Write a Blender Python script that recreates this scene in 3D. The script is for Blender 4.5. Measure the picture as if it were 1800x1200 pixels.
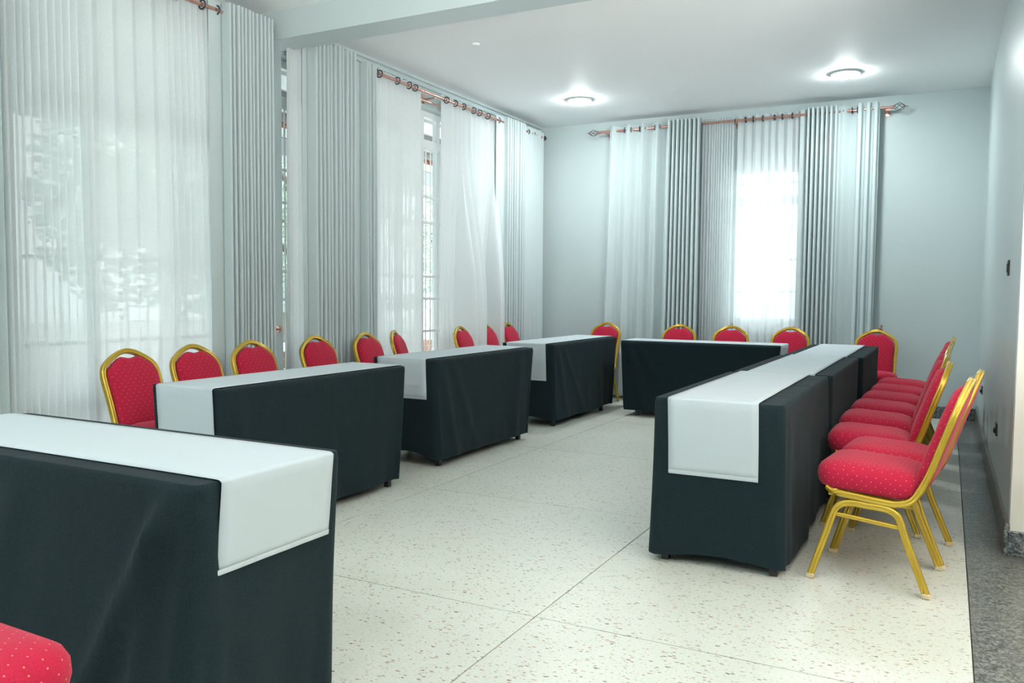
import bpy, math, random
from mathutils import Vector, Matrix, noise
PI = math.pi
S = bpy.context.scene
for o in list(bpy.data.objects):
    bpy.data.objects.remove(o, do_unlink=True)
COL = S.collection

# ------------------------------------------------------------------ camera
cam = bpy.data.cameras.new('camera'); cam_o = bpy.data.objects.new('camera', cam); COL.objects.link(cam_o)
R = ((0.8860873, 0.4634425, 0.0083853), (0.0347004, -0.0482845, -0.9982307), (-0.4622176, 0.8848105, -0.0588660))
rx, dn, fw = Vector(R[0]), Vector(R[1]), Vector(R[2])
m = Matrix((rx, -dn, -fw)).transposed().to_4x4(); m.translation = Vector((0, 0, 1.22))
cam_o.matrix_world = m
cam.sensor_width = 36; cam.lens = 1462.8 / 1800 * 36; cam.clip_start = 0.05; cam.clip_end = 200
S.camera = cam_o

# ------------------------------------------------------------------ world and light
W = bpy.data.worlds.new('overcast_sky'); S.world = W; W.use_nodes = True
wn = W.node_tree; wn.nodes.clear()
bg = wn.nodes.new('ShaderNodeBackground'); wo = wn.nodes.new('ShaderNodeOutputWorld')
bg.inputs[0].default_value = (0.93, 0.985, 1.0, 1); bg.inputs[1].default_value = 3.6
wn.links.new(bg.outputs[0], wo.inputs[0])

def area(name, loc, rot, sx, sy, power, col=(1, 1, 1), portal=False):
    l = bpy.data.lights.new(name, 'AREA'); l.shape = 'RECTANGLE'; l.size = sx; l.size_y = sy
    l.energy = power; l.color = col
    if portal: l.cycles.is_portal = True
    o = bpy.data.objects.new(name, l); COL.objects.link(o); o.location = loc; o.rotation_euler = rot
    return o
# sky portals in the window openings
area('window_portal', (-4.78, 6.5, 1.5), (0, -PI/2, 0), 3.0, 3.4, 1, portal=True)
area('window_portal', (-4.78, 3.62, 1.5), (0, -PI/2, 0), 3.0, 1.75, 1, portal=True)
area('window_portal', (-4.78, 1.2, 1.5), (0, -PI/2, 0), 3.0, 2.4, 1, portal=True)
area('window_portal', (-1.9, 9.50, 1.75), (-PI/2, 0, 0), 1.0, 1.7, 1, portal=True)
# added fill light, out of view, aimed up to brighten the far ceiling
hs = area('added_fill_light', (2.3, .4, 1.1), (0, 0, 0), 2.6, 1.6, 155, (1, .985, .96)); hs.data.spread = math.radians(92)
hs.rotation_euler = Vector((-.42, .64, .68)).to_track_quat('-Z', 'Y').to_euler()
area('warm_wall_lamp', (2.6, 3.2, 2.2), (math.radians(75), 0, math.radians(75)), .5, .5, 9, (1, .62, .35))

S.view_settings.view_transform = 'Standard'; S.view_settings.look = 'None'
S.view_settings.gamma = 1; S.view_settings.use_curve_mapping = False
S.view_settings.exposure = 0.69
S.render.engine = 'CYCLES'
S.cycles.use_denoising = True
S.cycles.max_bounces = 10; S.cycles.diffuse_bounces = 6; S.cycles.transmission_bounces = 8
S.cycles.transparent_max_bounces = 16; S.cycles.glossy_bounces = 4
S.cycles.sample_clamp_indirect = 6; S.cycles.caustics_reflective = False; S.cycles.caustics_refractive = False

# ------------------------------------------------------------------ materials
def mat(name, col, rough=.5, metal=0, spec=.5, sheen=0, emis=None, estr=0, bump=None, coat=0):
    M = bpy.data.materials.new(name); M.use_nodes = True; nt = M.node_tree
    b = nt.nodes['Principled BSDF']
    b.inputs['Base Color'].default_value = (*col, 1); b.inputs['Roughness'].default_value = rough
    b.inputs['Metallic'].default_value = metal; b.inputs['Specular IOR Level'].default_value = spec
    if sheen: b.inputs['Sheen Weight'].default_value = sheen; b.inputs['Sheen Roughness'].default_value = .5
    if coat: b.inputs['Coat Weight'].default_value = coat; b.inputs['Coat Roughness'].default_value = .08
    if emis: b.inputs['Emission Color'].default_value = (*emis, 1); b.inputs['Emission Strength'].default_value = estr
    if bump:
        sc, st = bump
        tc = nt.nodes.new('ShaderNodeTexCoord'); nz = nt.nodes.new('ShaderNodeTexNoise'); bp = nt.nodes.new('ShaderNodeBump')
        nz.inputs['Scale'].default_value = sc; nz.inputs['Detail'].default_value = 4; bp.inputs['Strength'].default_value = st
        bp.inputs['Distance'].default_value = .01
        nt.links.new(tc.outputs['Object'], nz.inputs['Vector']); nt.links.new(nz.outputs[0], bp.inputs['Height'])
        nt.links.new(bp.outputs[0], b.inputs['Normal'])
    return M
def N(M, t, **kw):
    n = M.node_tree.nodes.new(t)
    for k, v in kw.items(): setattr(n, k, v)
    return n
def L(M, a, b): M.node_tree.links.new(a, b)
def BS(M): return M.node_tree.nodes['Principled BSDF']

def tone(M, c1, c2, scale, detail=3, coord='Object', rough=.6):
    tc = N(M, 'ShaderNodeTexCoord'); nz = N(M, 'ShaderNodeTexNoise'); cr = N(M, 'ShaderNodeValToRGB')
    nz.inputs['Scale'].default_value = scale; nz.inputs['Detail'].default_value = detail
    cr.color_ramp.elements[0].color = (*c1, 1); cr.color_ramp.elements[1].color = (*c2, 1)
    cr.color_ramp.elements[0].position = .35; cr.color_ramp.elements[1].position = .65
    L(M, tc.outputs[coord], nz.inputs['Vector']); L(M, nz.outputs[0], cr.inputs[0]); L(M, cr.outputs[0], BS(M).inputs['Base Color'])

M_wall = mat('wall_paint', (.62, .735, .73), .32, spec=.4, bump=(3, .12)); tone(M_wall, (.505, .585, .59), (.525, .605, .61), 1.2)
M_ceil = mat('ceiling_paint', (.72, .77, .78), .6, bump=(5, .05)); tone(M_ceil, (.87, .895, .90), (.885, .91, .915), .8)
M_cream = mat('cream_paint', (.73, .73, .66), .4, spec=.4, bump=(3, .1)); tone(M_cream, (.72, .72, .65), (.745, .745, .675), 1.5)
M_white = mat('white_frame_paint', (.8, .82, .82), .4)
M_glass = bpy.data.materials.new('window_glass'); M_glass.use_nodes = True
nt = M_glass.node_tree; nt.nodes.clear()
o_ = nt.nodes.new('ShaderNodeOutputMaterial'); t_ = nt.nodes.new('ShaderNodeBsdfTransparent'); g_ = nt.nodes.new('ShaderNodeBsdfGlossy'); x_ = nt.nodes.new('ShaderNodeMixShader')
t_.inputs[0].default_value = (.95, .98, .98, 1); g_.inputs['Roughness'].default_value = .02; x_.inputs[0].default_value = .008
nt.links.new(t_.outputs[0], x_.inputs[1]); nt.links.new(g_.outputs[0], x_.inputs[2]); nt.links.new(x_.outputs[0], o_.inputs[0])

def terrazzo():
    M = mat('terrazzo', (.7, .74, .68), .38, spec=.35)
    geo = N(M, 'ShaderNodeNewGeometry')
    prev = None
    def layer(scale, stretch, rot, thr, dens, col, prevc):
        mp = N(M, 'ShaderNodeMapping'); mp.inputs['Scale'].default_value = (scale, scale*stretch, 0); mp.inputs['Rotation'].default_value = (0, 0, rot)
        L(M, geo.outputs['Position'], mp.inputs['Vector'])
        nz = N(M, 'ShaderNodeTexNoise'); nz.inputs['Scale'].default_value = 1.1; L(M, mp.outputs[0], nz.inputs['Vector'])
        ad = N(M, 'ShaderNodeVectorMath', operation='MULTIPLY_ADD'); L(M, nz.outputs['Color'], ad.inputs[0]); ad.inputs[1].default_value = (.5, .5, 0); L(M, mp.outputs[0], ad.inputs[2])
        v = N(M, 'ShaderNodeTexVoronoi', voronoi_dimensions='2D'); v.inputs['Scale'].default_value = 1; L(M, ad.outputs[0], v.inputs['Vector'])
        sx = N(M, 'ShaderNodeSeparateColor'); L(M, v.outputs['Color'], sx.inputs[0])
        a = N(M, 'ShaderNodeMath', operation='LESS_THAN'); L(M, sx.outputs[0], a.inputs[0]); a.inputs[1].default_value = dens
        t = N(M, 'ShaderNodeMath', operation='MULTIPLY'); L(M, sx.outputs[1], t.inputs[0]); t.inputs[1].default_value = thr
        b = N(M, 'ShaderNodeMath', operation='LESS_THAN'); L(M, v.outputs['Distance'], b.inputs[0]); L(M, t.outputs[0], b.inputs[1])
        c = N(M, 'ShaderNodeMath', operation='MULTIPLY'); L(M, a.outputs[0], c.inputs[0]); L(M, b.outputs[0], c.inputs[1])
        mx = N(M, 'ShaderNodeMix', data_type='RGBA'); L(M, c.outputs[0], mx.inputs[0]); L(M, prevc, mx.inputs[6])
        cr = N(M, 'ShaderNodeValToRGB'); L(M, sx.outputs[2], cr.inputs[0])
        cr.color_ramp.elements[0].color = (*col, 1); cr.color_ramp.elements[1].color = (.52, .38, .24, 1); cr.color_ramp.elements[1].position = 1
        L(M, cr.outputs[0], mx.inputs[7])
        return mx.outputs[2]
    nz = N(M, 'ShaderNodeTexNoise'); nz.inputs['Scale'].default_value = 1.3; nz.inputs['Detail'].default_value = 6; L(M, geo.outputs['Position'], nz.inputs['Vector'])
    cr = N(M, 'ShaderNodeValToRGB'); cr.color_ramp.elements[0].position = .3; cr.color_ramp.elements[1].position = .7
    cr.color_ramp.elements[0].color = (.64, .675, .60, 1); cr.color_ramp.elements[1].color = (.71, .735, .675, 1)
    L(M, nz.outputs[0], cr.inputs[0]); c = cr.outputs[0]
    nz2 = N(M, 'ShaderNodeTexNoise'); nz2.inputs['Scale'].default_value = 90; L(M, geo.outputs['Position'], nz2.inputs['Vector'])
    mm = N(M, 'ShaderNodeMix', data_type='RGBA', blend_type='MULTIPLY'); mm.inputs[0].default_value = .25; L(M, c, mm.inputs[6]); L(M, nz2.outputs[0], mm.inputs[7])
    c = mm.outputs[2]
    c = layer(42, 2.2, .6, .40, .13, (.10, .08, .06), c)
    c = layer(48, 2.4, 2.1, .40, .12, (.20, .14, .09), c)
    c = layer(85, 1.6, 1.2, .40, .16, (.36, .34, .28), c)
    L(M, c, BS(M).inputs['Base Color'])
    return M
M_terr = terrazzo()
def granite(name, c1, c2, c3, rough):
    M = mat(name, c1, rough, spec=.5)
    geo = N(M, 'ShaderNodeNewGeometry'); v = N(M, 'ShaderNodeTexVoronoi'); v.inputs['Scale'].default_value = 120; L(M, geo.outputs['Position'], v.inputs['Vector'])
    s = N(M, 'ShaderNodeSeparateColor'); L(M, v.outputs['Color'], s.inputs[0]); cr = N(M, 'ShaderNodeValToRGB'); L(M, s.outputs[0], cr.inputs[0])
    e = cr.color_ramp.elements; e[0].color = (*c1, 1); e[0].position = 0; e[1].color = (*c3, 1); e[1].position = 1
    k = e.new(.5); k.color = (*c2, 1)
    nz = N(M, 'ShaderNodeTexNoise'); nz.inputs['Scale'].default_value = 25; nz.inputs['Detail'].default_value = 6; L(M, geo.outputs['Position'], nz.inputs['Vector'])
    mx = N(M, 'ShaderNodeMix', data_type='RGBA', blend_type='OVERLAY'); mx.inputs[0].default_value = .5; L(M, cr.outputs[0], mx.inputs[6]); L(M, nz.outputs[0], mx.inputs[7])
    L(M, mx.outputs[2], BS(M).inputs['Base Color']); return M
M_gran = granite('grey_granite', (.04, .048, .045), (.11, .115, .105), (.23, .23, .205), .28)
M_gran_dk = granite('dark_granite', (.02, .03, .035), (.09, .11, .12), (.25, .25, .24), .25)

def red_fabric():
    M = mat('red_dotted_fabric', (.60, .03, .06), .85, spec=.2, sheen=.10)
    uv = N(M, 'ShaderNodeUVMap'); mp = N(M, 'ShaderNodeMapping'); mp.inputs['Rotation'].default_value = (0, 0, PI/4); mp.inputs['Scale'].default_value = (38, 38, 38)
    L(M, uv.outputs[0], mp.inputs['Vector'])
    v = N(M, 'ShaderNodeTexVoronoi', voronoi_dimensions='2D'); v.inputs['Randomness'].default_value = 0; v.inputs['Scale'].default_value = 1; L(M, mp.outputs[0], v.inputs['Vector'])
    r = N(M, 'ShaderNodeMapRange'); r.inputs['From Min'].default_value = .04; r.inputs['From Max'].default_value = .085; r.inputs['To Min'].default_value = 1; r.inputs['To Max'].default_value = 0
    L(M, v.outputs['Distance'], r.inputs[0])
    nz = N(M, 'ShaderNodeTexNoise'); nz.inputs['Scale'].default_value = 260; L(M, uv.outputs[0], nz.inputs['Vector'])
    cr = N(M, 'ShaderNodeValToRGB'); cr.color_ramp.elements[0].position = .3; cr.color_ramp.elements[1].position = .7
    cr.color_ramp.elements[0].color = (.38, .008, .036, 1); cr.color_ramp.elements[1].color = (.48, .014, .050, 1); L(M, nz.outputs[0], cr.inputs[0])
    mx = N(M, 'ShaderNodeMix', data_type='RGBA'); L(M, r.outputs[0], mx.inputs[0]); L(M, cr.outputs[0], mx.inputs[6]); mx.inputs[7].default_value = (.75, .25, .16, 1)
    L(M, mx.outputs[2], BS(M).inputs['Base Color'])
    bp = N(M, 'ShaderNodeBump'); bp.inputs['Strength'].default_value = .25; bp.inputs['Distance'].default_value = .002; L(M, nz.outputs[0], bp.inputs['Height']); L(M, bp.outputs[0], BS(M).inputs['Normal'])
    return M
M_red = red_fabric()
M_gold = mat('gold_painted_metal', (.52, .34, .022), .25, metal=.5, spec=.5, coat=.5)
M_cap = mat('plastic_foot_cap', (.55, .45, .28), .5)

def cloth_black():
    M = mat('black_table_linen', (.022, .034, .038), .95, spec=.08, sheen=.04)
    tc = N(M, 'ShaderNodeTexCoord'); nz = N(M, 'ShaderNodeTexNoise'); nz.inputs['Scale'].default_value = 420; nz.inputs['Detail'].default_value = 2
    L(M, tc.outputs['Object'], nz.inputs['Vector']); cr = N(M, 'ShaderNodeValToRGB'); cr.color_ramp.elements[0].position = .3; cr.color_ramp.elements[1].position = .7
    cr.color_ramp.elements[0].color = (.007, .014, .017, 1); cr.color_ramp.elements[1].color = (.018, .031, .036, 1)
    L(M, nz.outputs[0], cr.inputs[0]); L(M, cr.outputs[0], BS(M).inputs['Base Color'])
    n2 = N(M, 'ShaderNodeTexNoise'); n2.inputs['Scale'].default_value = 4; n2.inputs['Detail'].default_value = 5; L(M, tc.outputs['Object'], n2.inputs['Vector'])
    bp = N(M, 'ShaderNodeBump'); bp.inputs['Strength'].default_value = .35; bp.inputs['Distance'].default_value = .03; L(M, n2.outputs[0], bp.inputs['Height']); L(M, bp.outputs[0], BS(M).inputs['Normal'])
    return M
M_black = cloth_black()
M_linen = mat('white_runner_linen', (.46, .52, .55), .8, spec=.2, sheen=.1, bump=(5, .45))
M_leg = mat('black_table_leg', (.015, .017, .02), .4)
M_board = mat('grey_table_board', (.12, .12, .12), .6)

def fabric_curtain(name, col, transl, transp):
    M = bpy.data.materials.new(name); M.use_nodes = True; nt = M.node_tree; nt.nodes.clear()
    out = nt.nodes.new('ShaderNodeOutputMaterial'); d = nt.nodes.new('ShaderNodeBsdfDiffuse'); t = nt.nodes.new('ShaderNodeBsdfTranslucent')
    tp = nt.nodes.new('ShaderNodeBsdfTransparent'); m1 = nt.nodes.new('ShaderNodeMixShader'); m2 = nt.nodes.new('ShaderNodeMixShader')
    tc = nt.nodes.new('ShaderNodeTexCoord'); nz = nt.nodes.new('ShaderNodeTexNoise'); mp = nt.nodes.new('ShaderNodeMapping')
    mp.inputs['Scale'].default_value = (60, 60, 300); nz.inputs['Scale'].default_value = 1
    nt.links.new(tc.outputs['Object'], mp.inputs[0]); nt.links.new(mp.outputs[0], nz.inputs[0])
    cr = nt.nodes.new('ShaderNodeValToRGB'); cr.color_ramp.elements[0].position = .3; cr.color_ramp.elements[1].position = .7
    cr.color_ramp.elements[0].color = (*[c*.94 for c in col], 1); cr.color_ramp.elements[1].color = (*col, 1)
    nt.links.new(nz.outputs[0], cr.inputs[0]); nt.links.new(cr.outputs[0], d.inputs[0]); nt.links.new(cr.outputs[0], t.inputs[0])
    m1.inputs[0].default_value = transl; nt.links.new(d.outputs[0], m1.inputs[1]); nt.links.new(t.outputs[0], m1.inputs[2])
    m2.inputs[0].default_value = transp; nt.links.new(m1.outputs[0], m2.inputs[1]); nt.links.new(tp.outputs[0], m2.inputs[2])
    nt.links.new(m2.outputs[0], out.inputs[0]); return M
M_drape = fabric_curtain('blue_grey_drape_fabric', (.55, .63, .64), .03, 0)
M_sheer = fabric_curtain('sheer_voile', (.88, .915, .925), .47, .045)
M_ring = mat('dark_grommet_metal', (.10, .10, .12), .3, metal=.9)
M_copper = mat('copper_pole_metal', (.60, .33, .27), .25, metal=.75)
M_bronze = mat('bronze_finial_wire', (.12, .09, .07), .35, metal=.8)
M_lampring = mat('lamp_ring_metal', (.55, .62, .64), .35)
M_glow = mat('lamp_diffuser', (1, 1, 1), .4, emis=(.93, 1, 1), estr=205)
M_plate = mat('dark_switch_plate', (.03, .03, .035), .3)
M_leaf = mat('leaf_green', (.3, .45, .3), .5); tone(M_leaf, (.38, .50, .42), (.62, .70, .62), 3)
M_bark = mat('bark', (.16, .12, .09), .9, bump=(12, .6))
M_terra = mat('terracotta', (.55, .22, .12), .8, bump=(12, .3)); tone(M_terra, (.45, .17, .09), (.62, .28, .16), 6)
M_brick = mat('red_brick', (.42, .2, .14), .9, bump=(30, .4)); tone(M_brick, (.35, .16, .11), (.5, .26, .19), 8)
M_mortar = mat('mortar', (.5, .48, .44), .95, bump=(40, .3))
M_pave = mat('garden_paving', (.65, .65, .62), .9, bump=(8, .3)); tone(M_pave, (.48, .48, .46), (.56, .56, .54), 2)
M_soffit = mat('grey_soffit_board', (.42, .44, .46), .7)

# ------------------------------------------------------------------ mesh helpers
class MB:
    def __init__(s): s.v = []; s.f = []; s.smooth = []
    def add(s, vs, fs, smooth=False):
        b = len(s.v); s.v += [tuple(p) for p in vs]; s.f += [tuple(b+i for i in f) for f in fs]; s.smooth += [smooth]*len(fs); return s
    def box(s, x0, x1, y0, y1, z0, z1, bev=0):
        if bev <= 0:
            vs = [(x, y, z) for z in (z0, z1) for y in (y0, y1) for x in (x0, x1)]
            return s.add(vs, [(0, 2, 3, 1), (4, 5, 7, 6), (0, 1, 5, 4), (2, 6, 7, 3), (0, 4, 6, 2), (1, 3, 7, 5)])
        b = bev; vs = []
        rings = [(z0, b), (z0+b, 0), (z1-b, 0), (z1, b)]
        for z, i in rings:
            vs += [(x0+b, y0+i, z), (x1-b, y0+i, z), (x1-i, y0+b, z), (x1-i, y1-b, z), (x1-b, y1-i, z), (x0+b, y1-i, z), (x0+i, y1-b, z), (x0+i, y0+b, z)]
        fs = [tuple(range(7, -1, -1)), tuple(range(24, 32))]
        for r in range(3):
            for k in range(8): a = r*8+k; c = r*8+(k+1) % 8; fs.append((a, c, c+8, a+8))
        return s.add(vs, fs)
    def sweep(s, path, prof, ref=(1, 0, 0), closed=False, cap=True, scale=None, smooth=True):
        P = [Vector(p) for p in path]; n = len(P); ref = Vector(ref); vs = []
        k = len(prof)
        for i, p in enumerate(P):
            if closed: t = (P[(i+1) % n]-P[i-1])
            else: t = P[min(i+1, n-1)]-P[max(i-1, 0)]
            t.normalize(); a = ref-t*ref.dot(t)
            if a.length < 1e-4: a = Vector((0, 0, 1))-t*t.z
            a.normalize(); b = t.cross(a); q = scale[i] if scale else 1
            for (u, w) in prof: vs.append(p+a*u*q+b*w*q)
        fs = []
        for i in range(n if closed else n-1):
            for j in range(k):
                a = i*k+j; b = i*k+(j+1) % k; c = ((i+1) % n)*k+(j+1) % k; d = ((i+1) % n)*k+j
                fs.append((a, b, c, d))
        s.add(vs, fs, smooth)
        if cap and not closed:
            s.add(vs[:k], [tuple(range(k-1, -1, -1))]); s.add(vs[-k:], [tuple(range(k))])
        return s
    def cyl(s, p0, p1, r, n=16, r2=None):
        pr = [(math.cos(2*PI*i/n), math.sin(2*PI*i/n)) for i in range(n)]
        d = Vector(p1)-Vector(p0); ref = (1, 0, 0) if abs(d.normalized().x) < .9 else (0, 1, 0)
        return s.sweep([p0, p1], pr, ref, scale=[r, r if r2 is None else r2])
    def lathe(s, prof, c=(0, 0, 0), n=32, smooth=True):
        vs = []; fs = []
        for (r, z) in prof:
            for i in range(n): a = 2*PI*i/n; vs.append((c[0]+r*math.cos(a), c[1]+r*math.sin(a), c[2]+z))
        for j in range(len(prof)-1):
            for i in range(n):
                a = j*n+i; b = j*n+(i+1) % n; fs.append((a, b, b+n, a+n))
        return s.add(vs, fs, smooth)
    def grid(s, P, smooth=True, close_u=False):
        nv = len(P); nu = len(P[0]); vs = [p for r in P for p in r]; fs = []
        for j in range(nv-1):
            for i in range(nu if close_u else nu-1):
                a = j*nu+i; b = j*nu+(i+1) % nu; fs.append((a, b, b+nu, a+nu))
        return s.add(vs, fs, smooth)
    def mesh(s, name, m, uv=False):
        me = bpy.data.meshes.new(name); me.from_pydata(s.v, [], s.f); me.validate(); me.update()
        if len(me.polygons) == len(s.smooth): me.polygons.foreach_set('use_smooth', s.smooth)
        if m: me.materials.append(m)
        if uv:
            ul = me.uv_layers.new(name='UVMap')
            for p in me.polygons:
                nn = p.normal; ax = max(range(3), key=lambda i: abs(nn[i]))
                for li in p.loop_indices:
                    c = me.vertices[me.loops[li].vertex_index].co
                    ul.data[li].uv = ((c.y, c.z), (c.x, c.z), (c.x, c.y))[ax]
        return me
    def build(s, name, m, parent=None, uv=False, loc=None):
        me = s.mesh(name, m, uv); o = bpy.data.objects.new(name, me); COL.objects.link(o)
        if parent is not None: o.parent = parent
        if loc is not None: o.location = loc
        return o
def tag(o, label=None, cat=None, group=None, kind=None):
    if label: o['label'] = label
    if cat: o['category'] = cat
    if group: o['group'] = group
    if kind: o['kind'] = kind
    return o
def empty(name, loc=(0, 0, 0), rz=0):
    o = bpy.data.objects.new(name, None); o.empty_display_size = .1; COL.objects.link(o); o.location = loc; o.rotation_euler = (0, 0, rz); return o
def child(o, parent, loc=(0, 0, 0), rot=(0, 0, 0)):
    c = o.copy(); COL.objects.link(c); c.parent = parent; c.location = loc; c.rotation_euler = rot; return c
def copy_tree(o, parent=None):
    c = o.copy(); COL.objects.link(c); c.parent = parent
    for ch in list(o.children): copy_tree(ch, c)
    return c
def struct(name, mb, m, parent=None):
    o = mb.build(name, m, parent)
    if parent is None: o['kind'] = 'structure'
    return o
CIRC = [(math.cos(2*PI*i/12), math.sin(2*PI*i/12)) for i in range(12)]
def circ(r): return [(r*a, r*b) for a, b in CIRC]
def bez(P, n):
    # Catmull-Rom resample of control points
    P = [Vector(p) for p in P]; out = []
    for i in range(len(P)-1):
        a = P[max(i-1, 0)]; b = P[i]; c = P[i+1]; d = P[min(i+2, len(P)-1)]
        for k in range(n):
            t = k/n
            out.append(.5*((2*b)+(c-a)*t+(2*a-5*b+4*c-d)*t*t+(3*b-a-3*c+d)*t**3))
    out.append(P[-1]); return out

# ------------------------------------------------------------------ the setting
XW, YW, ZC, XL, YB, YR = .292, 9.287, 3.224, -4.53, 4.62, 4.52
XE, YN = 3.2, -3.2
gx = [-4.55, -4.273, -2.805, -1.337, .117]
gy = [YN, -1.851, -.312, 1.228, 2.7675, 4.307, 5.846, 7.386, 8.925, 9.30]
floor = struct('floor', MB().box(-4.75, XE+.2, YN-.2, 9.5, -.2, -.012), mat('floor_joint', (.16, .15, .13), .7))
J = .0026
cache = {}
for i in range(4):
    for j in range(len(gy)-1):
        w, h = gx[i+1]-gx[i], gy[j+1]-gy[j]; k = (round(w, 3), round(h, 3))
        if k not in cache: cache[k] = MB().box(-w/2+J, w/2-J, -h/2+J, h/2-J, -.012, 0).mesh('terrazzo_slab', M_terr)
        o = bpy.data.objects.new('terrazzo_slab', cache[k]); COL.objects.link(o); o.parent = floor; o.location = ((gx[i]+gx[i+1])/2, (gy[j]+gy[j+1])/2, 0)
for j in range(len(gy)-1):
    if gy[j+1] <= 4.4:
        xs = [.117, 1.6, XE]
    elif gy[j] < 4.5: xs = [.117, 1.6, XE]
    else: xs = [.117, XW+.02]
    for i in range(len(xs)-1):
        w, h = xs[i+1]-xs[i], gy[j+1]-gy[j]
        o = MB().box(-w/2+J*.6, w/2-J*.6, -h/2+.0004, h/2-.0004, -.012, 0, .0006).build('granite_slab', M_gran, floor, loc=((xs[i]+xs[i+1])/2, (gy[j]+gy[j+1])/2, 0))

struct('ceiling', MB().box(-4.75, XE+.2, YN-.2, 9.5, ZC, ZC+.15), M_ceil)
# left wall with openings : A0 (unseen, added for daylight), A (near window), B (wide window)
wl = MB(); T = .25; x0, x1 = XL-T, XL
ops = [(.1, 2.3, .0, 2.95), (2.80, 4.45, .0, 2.90), (4.80, 8.15, .0, 3.00)]
yy = YN-.2
for (a, b, z0, z1) in ops:
    wl.box(x0, x1, yy, a, -.1, ZC+.05); wl.box(x0, x1, a, b, z1, ZC+.05); yy = b
wl.box(x0, x1, yy, 9.5, -.1, ZC+.05)
wall_l = struct('wall_left', wl, M_wall)
# splayed pier below the beam
pv = [(-4.60, 4.63), (-4.315, 4.63), (-4.535, 4.868), (-4.60, 4.868)]
pm = MB(); vs = [(x, y, 0) for x, y in pv]+[(x, y, 3.03) for x, y in pv]
pm.add(vs, [(3, 2, 1, 0), (4, 5, 6, 7)]+[(i, (i+1) % 4, 4+(i+1) % 4, 4+i) for i in range(4)])
struct('trim_1', pm, M_wall)
struct('trim_2', MB().box(XL-.02, XE+.1, YB, 4.87, 3.022, ZC+.02), M_wall)       # ceiling beam
cm = MB(); cm.box(XL-.01, XL+.035, 4.87, YW, ZC-.055, ZC+.01); cm.box(XL-.01, XL+.07, 4.87, YW, ZC-.02, ZC+.01)
struct('trim_3', cm, M_wall)
# back wall with one window opening
wb = MB(); wx0, wx1, wz0, wz1 = -2.15, -1.40, .90, 2.60
wb.box(-4.75, wx0, YW, YW+.22, -.1, ZC+.05); wb.box(wx1, XE, YW, YW+.22, -.1, ZC+.05)
wb.box(wx0, wx1, YW, YW+.22, -.1, wz0); wb.box(wx0, wx1, YW, YW+.22, wz1, ZC+.05)
struct('wall_back', wb, M_wall)
struct('wall_right', MB().box(XW, XW+.3, YR+.02, YW+.1, -.1, ZC+.05), M_wall)
struct('wall_return', MB().box(XW+.004, XE+.2, YR, YR+.3, -.1, ZC+.05), M_cream)
struct('wall_far_right', MB().box(XE, XE+.2, YN-.2, YR+.3, -.1, ZC+.05), M_cream)
wf = MB().box(-4.75, XE+.2, YN-.2, YN, -.1, ZC+.05)
struct('wall_front', wf, M_wall)
bb = MB().box(XW-.018, XW+.01, YR, YW, 0, .15, .004); struct('baseboard_right', bb, M_gran)
bb = MB().box(XL, XW-.018, YW-.018, YW+.01, 0, .12, .004); struct('baseboard_back', bb, M_gran_dk)
bb = MB().box(XW-.018, XE, YR-.014, YR+.01, 0, .118, .003); struct('baseboard_return', bb, M_gran_dk)
bb = MB().box(XL, XL+.016, 8.16, YW, 0, .12, .003).box(XL, XL+.016, 2.31, 2.79, 0, .12, .003); struct('baseboard_left', bb, M_gran_dk)

# ------------------------------------------------------------------ windows
def bars_window(name, plane, a0, a1, z0, z1, posts, trz, barstep, rails, origin=None, pane=True):
    """plane 'x' : frame lies in x = const ; 'y' : in y = const. a runs along the wall."""
    ax, c = plane
    root = empty(name); root['kind'] = 'structure'
    def bx(mb, u0, u1, d0, d1, w0, w1, bev=.004):
        if ax == 'x': mb.box(c+d0, c+d1, u0, u1, w0, w1, bev)
        else: mb.box(u0, u1, c+d0, c+d1, w0, w1, bev)
        return mb
    f = MB(); bx(f, a0, a0+.05, -.03, .03, z0, z1); bx(f, a1-.05, a1, -.03, .03, z0, z1); bx(f, a0+.05, a1-.05, -.03, .03, z1-.06, z1); bx(f, a0+.05, a1-.05, -.03, .03, z0, z0+.06)
    f.build('frame', M_white, root)
    for p in posts: bx(MB(), p-.03, p+.03, -.028, .028, z0+.06, z1-.06).build('mullion', M_white, root)
    for t in trz: bx(MB(), a0+.05, a1-.05, -.035, .035, t-.05, t+.05).build('transom', M_white, root)
    s = 1 if ax == 'x' else -1
    n = int((a1-a0)/barstep)
    zt = trz[-1] if trz else z1-.06
    for i in range(1, n):
        u = a0+(a1-a0)*i/n
        b = MB(); bx(b, u-.007, u+.007, s*.055-.006, s*.055+.006, z0+.05, zt-.03, .002)
        b.build('security_bar', M_white, root)
    for r in rails:
        bx(MB(), a0+.05, a1-.05, s*.068-.006, s*.068+.006, r-.012, r+.012, .002).build('security_rail', M_white, root)
    k = [a0+.05]+list(posts)+[a1-.05]; zz = [z0+.06]+list(trz)+[z1-.06]
    for i in range(len(k)-1):
        for j in range(len(zz)-1):
            bx(MB(), k[i]+.02, k[i+1]-.02, -.003, .003, zz[j]+.02, zz[j+1]-.02, 0).build('pane', M_glass, root)
    return root
bars_window('window_1', ('x', -4.66), 4.80, 8.15, .02, 3.0, [5.55, 6.2, 6.93, 7.22, 7.6], [.55, 2.67], .085, [2.15, 1.9, 1.37, 1.15, .83])
bars_window('window_2', ('x', -4.66), 2.80, 4.45, .02, 2.9, [3.35, 3.9], [.55, 2.25], .14, [1.4, .9])
bars_window('added_window', ('x', -4.66), .1, 2.3, .02, 2.95, [.8, 1.6], [.55, 2.25], .14, [1.4, .9])  # unseen window, added only to let daylight in
bars_window('window_4', ('y', YW+.12), wx0, wx1, wz0, wz1, [-1.78], [2.24], .12, [2.42, 1.95, 1.6, 1.25])
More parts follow.
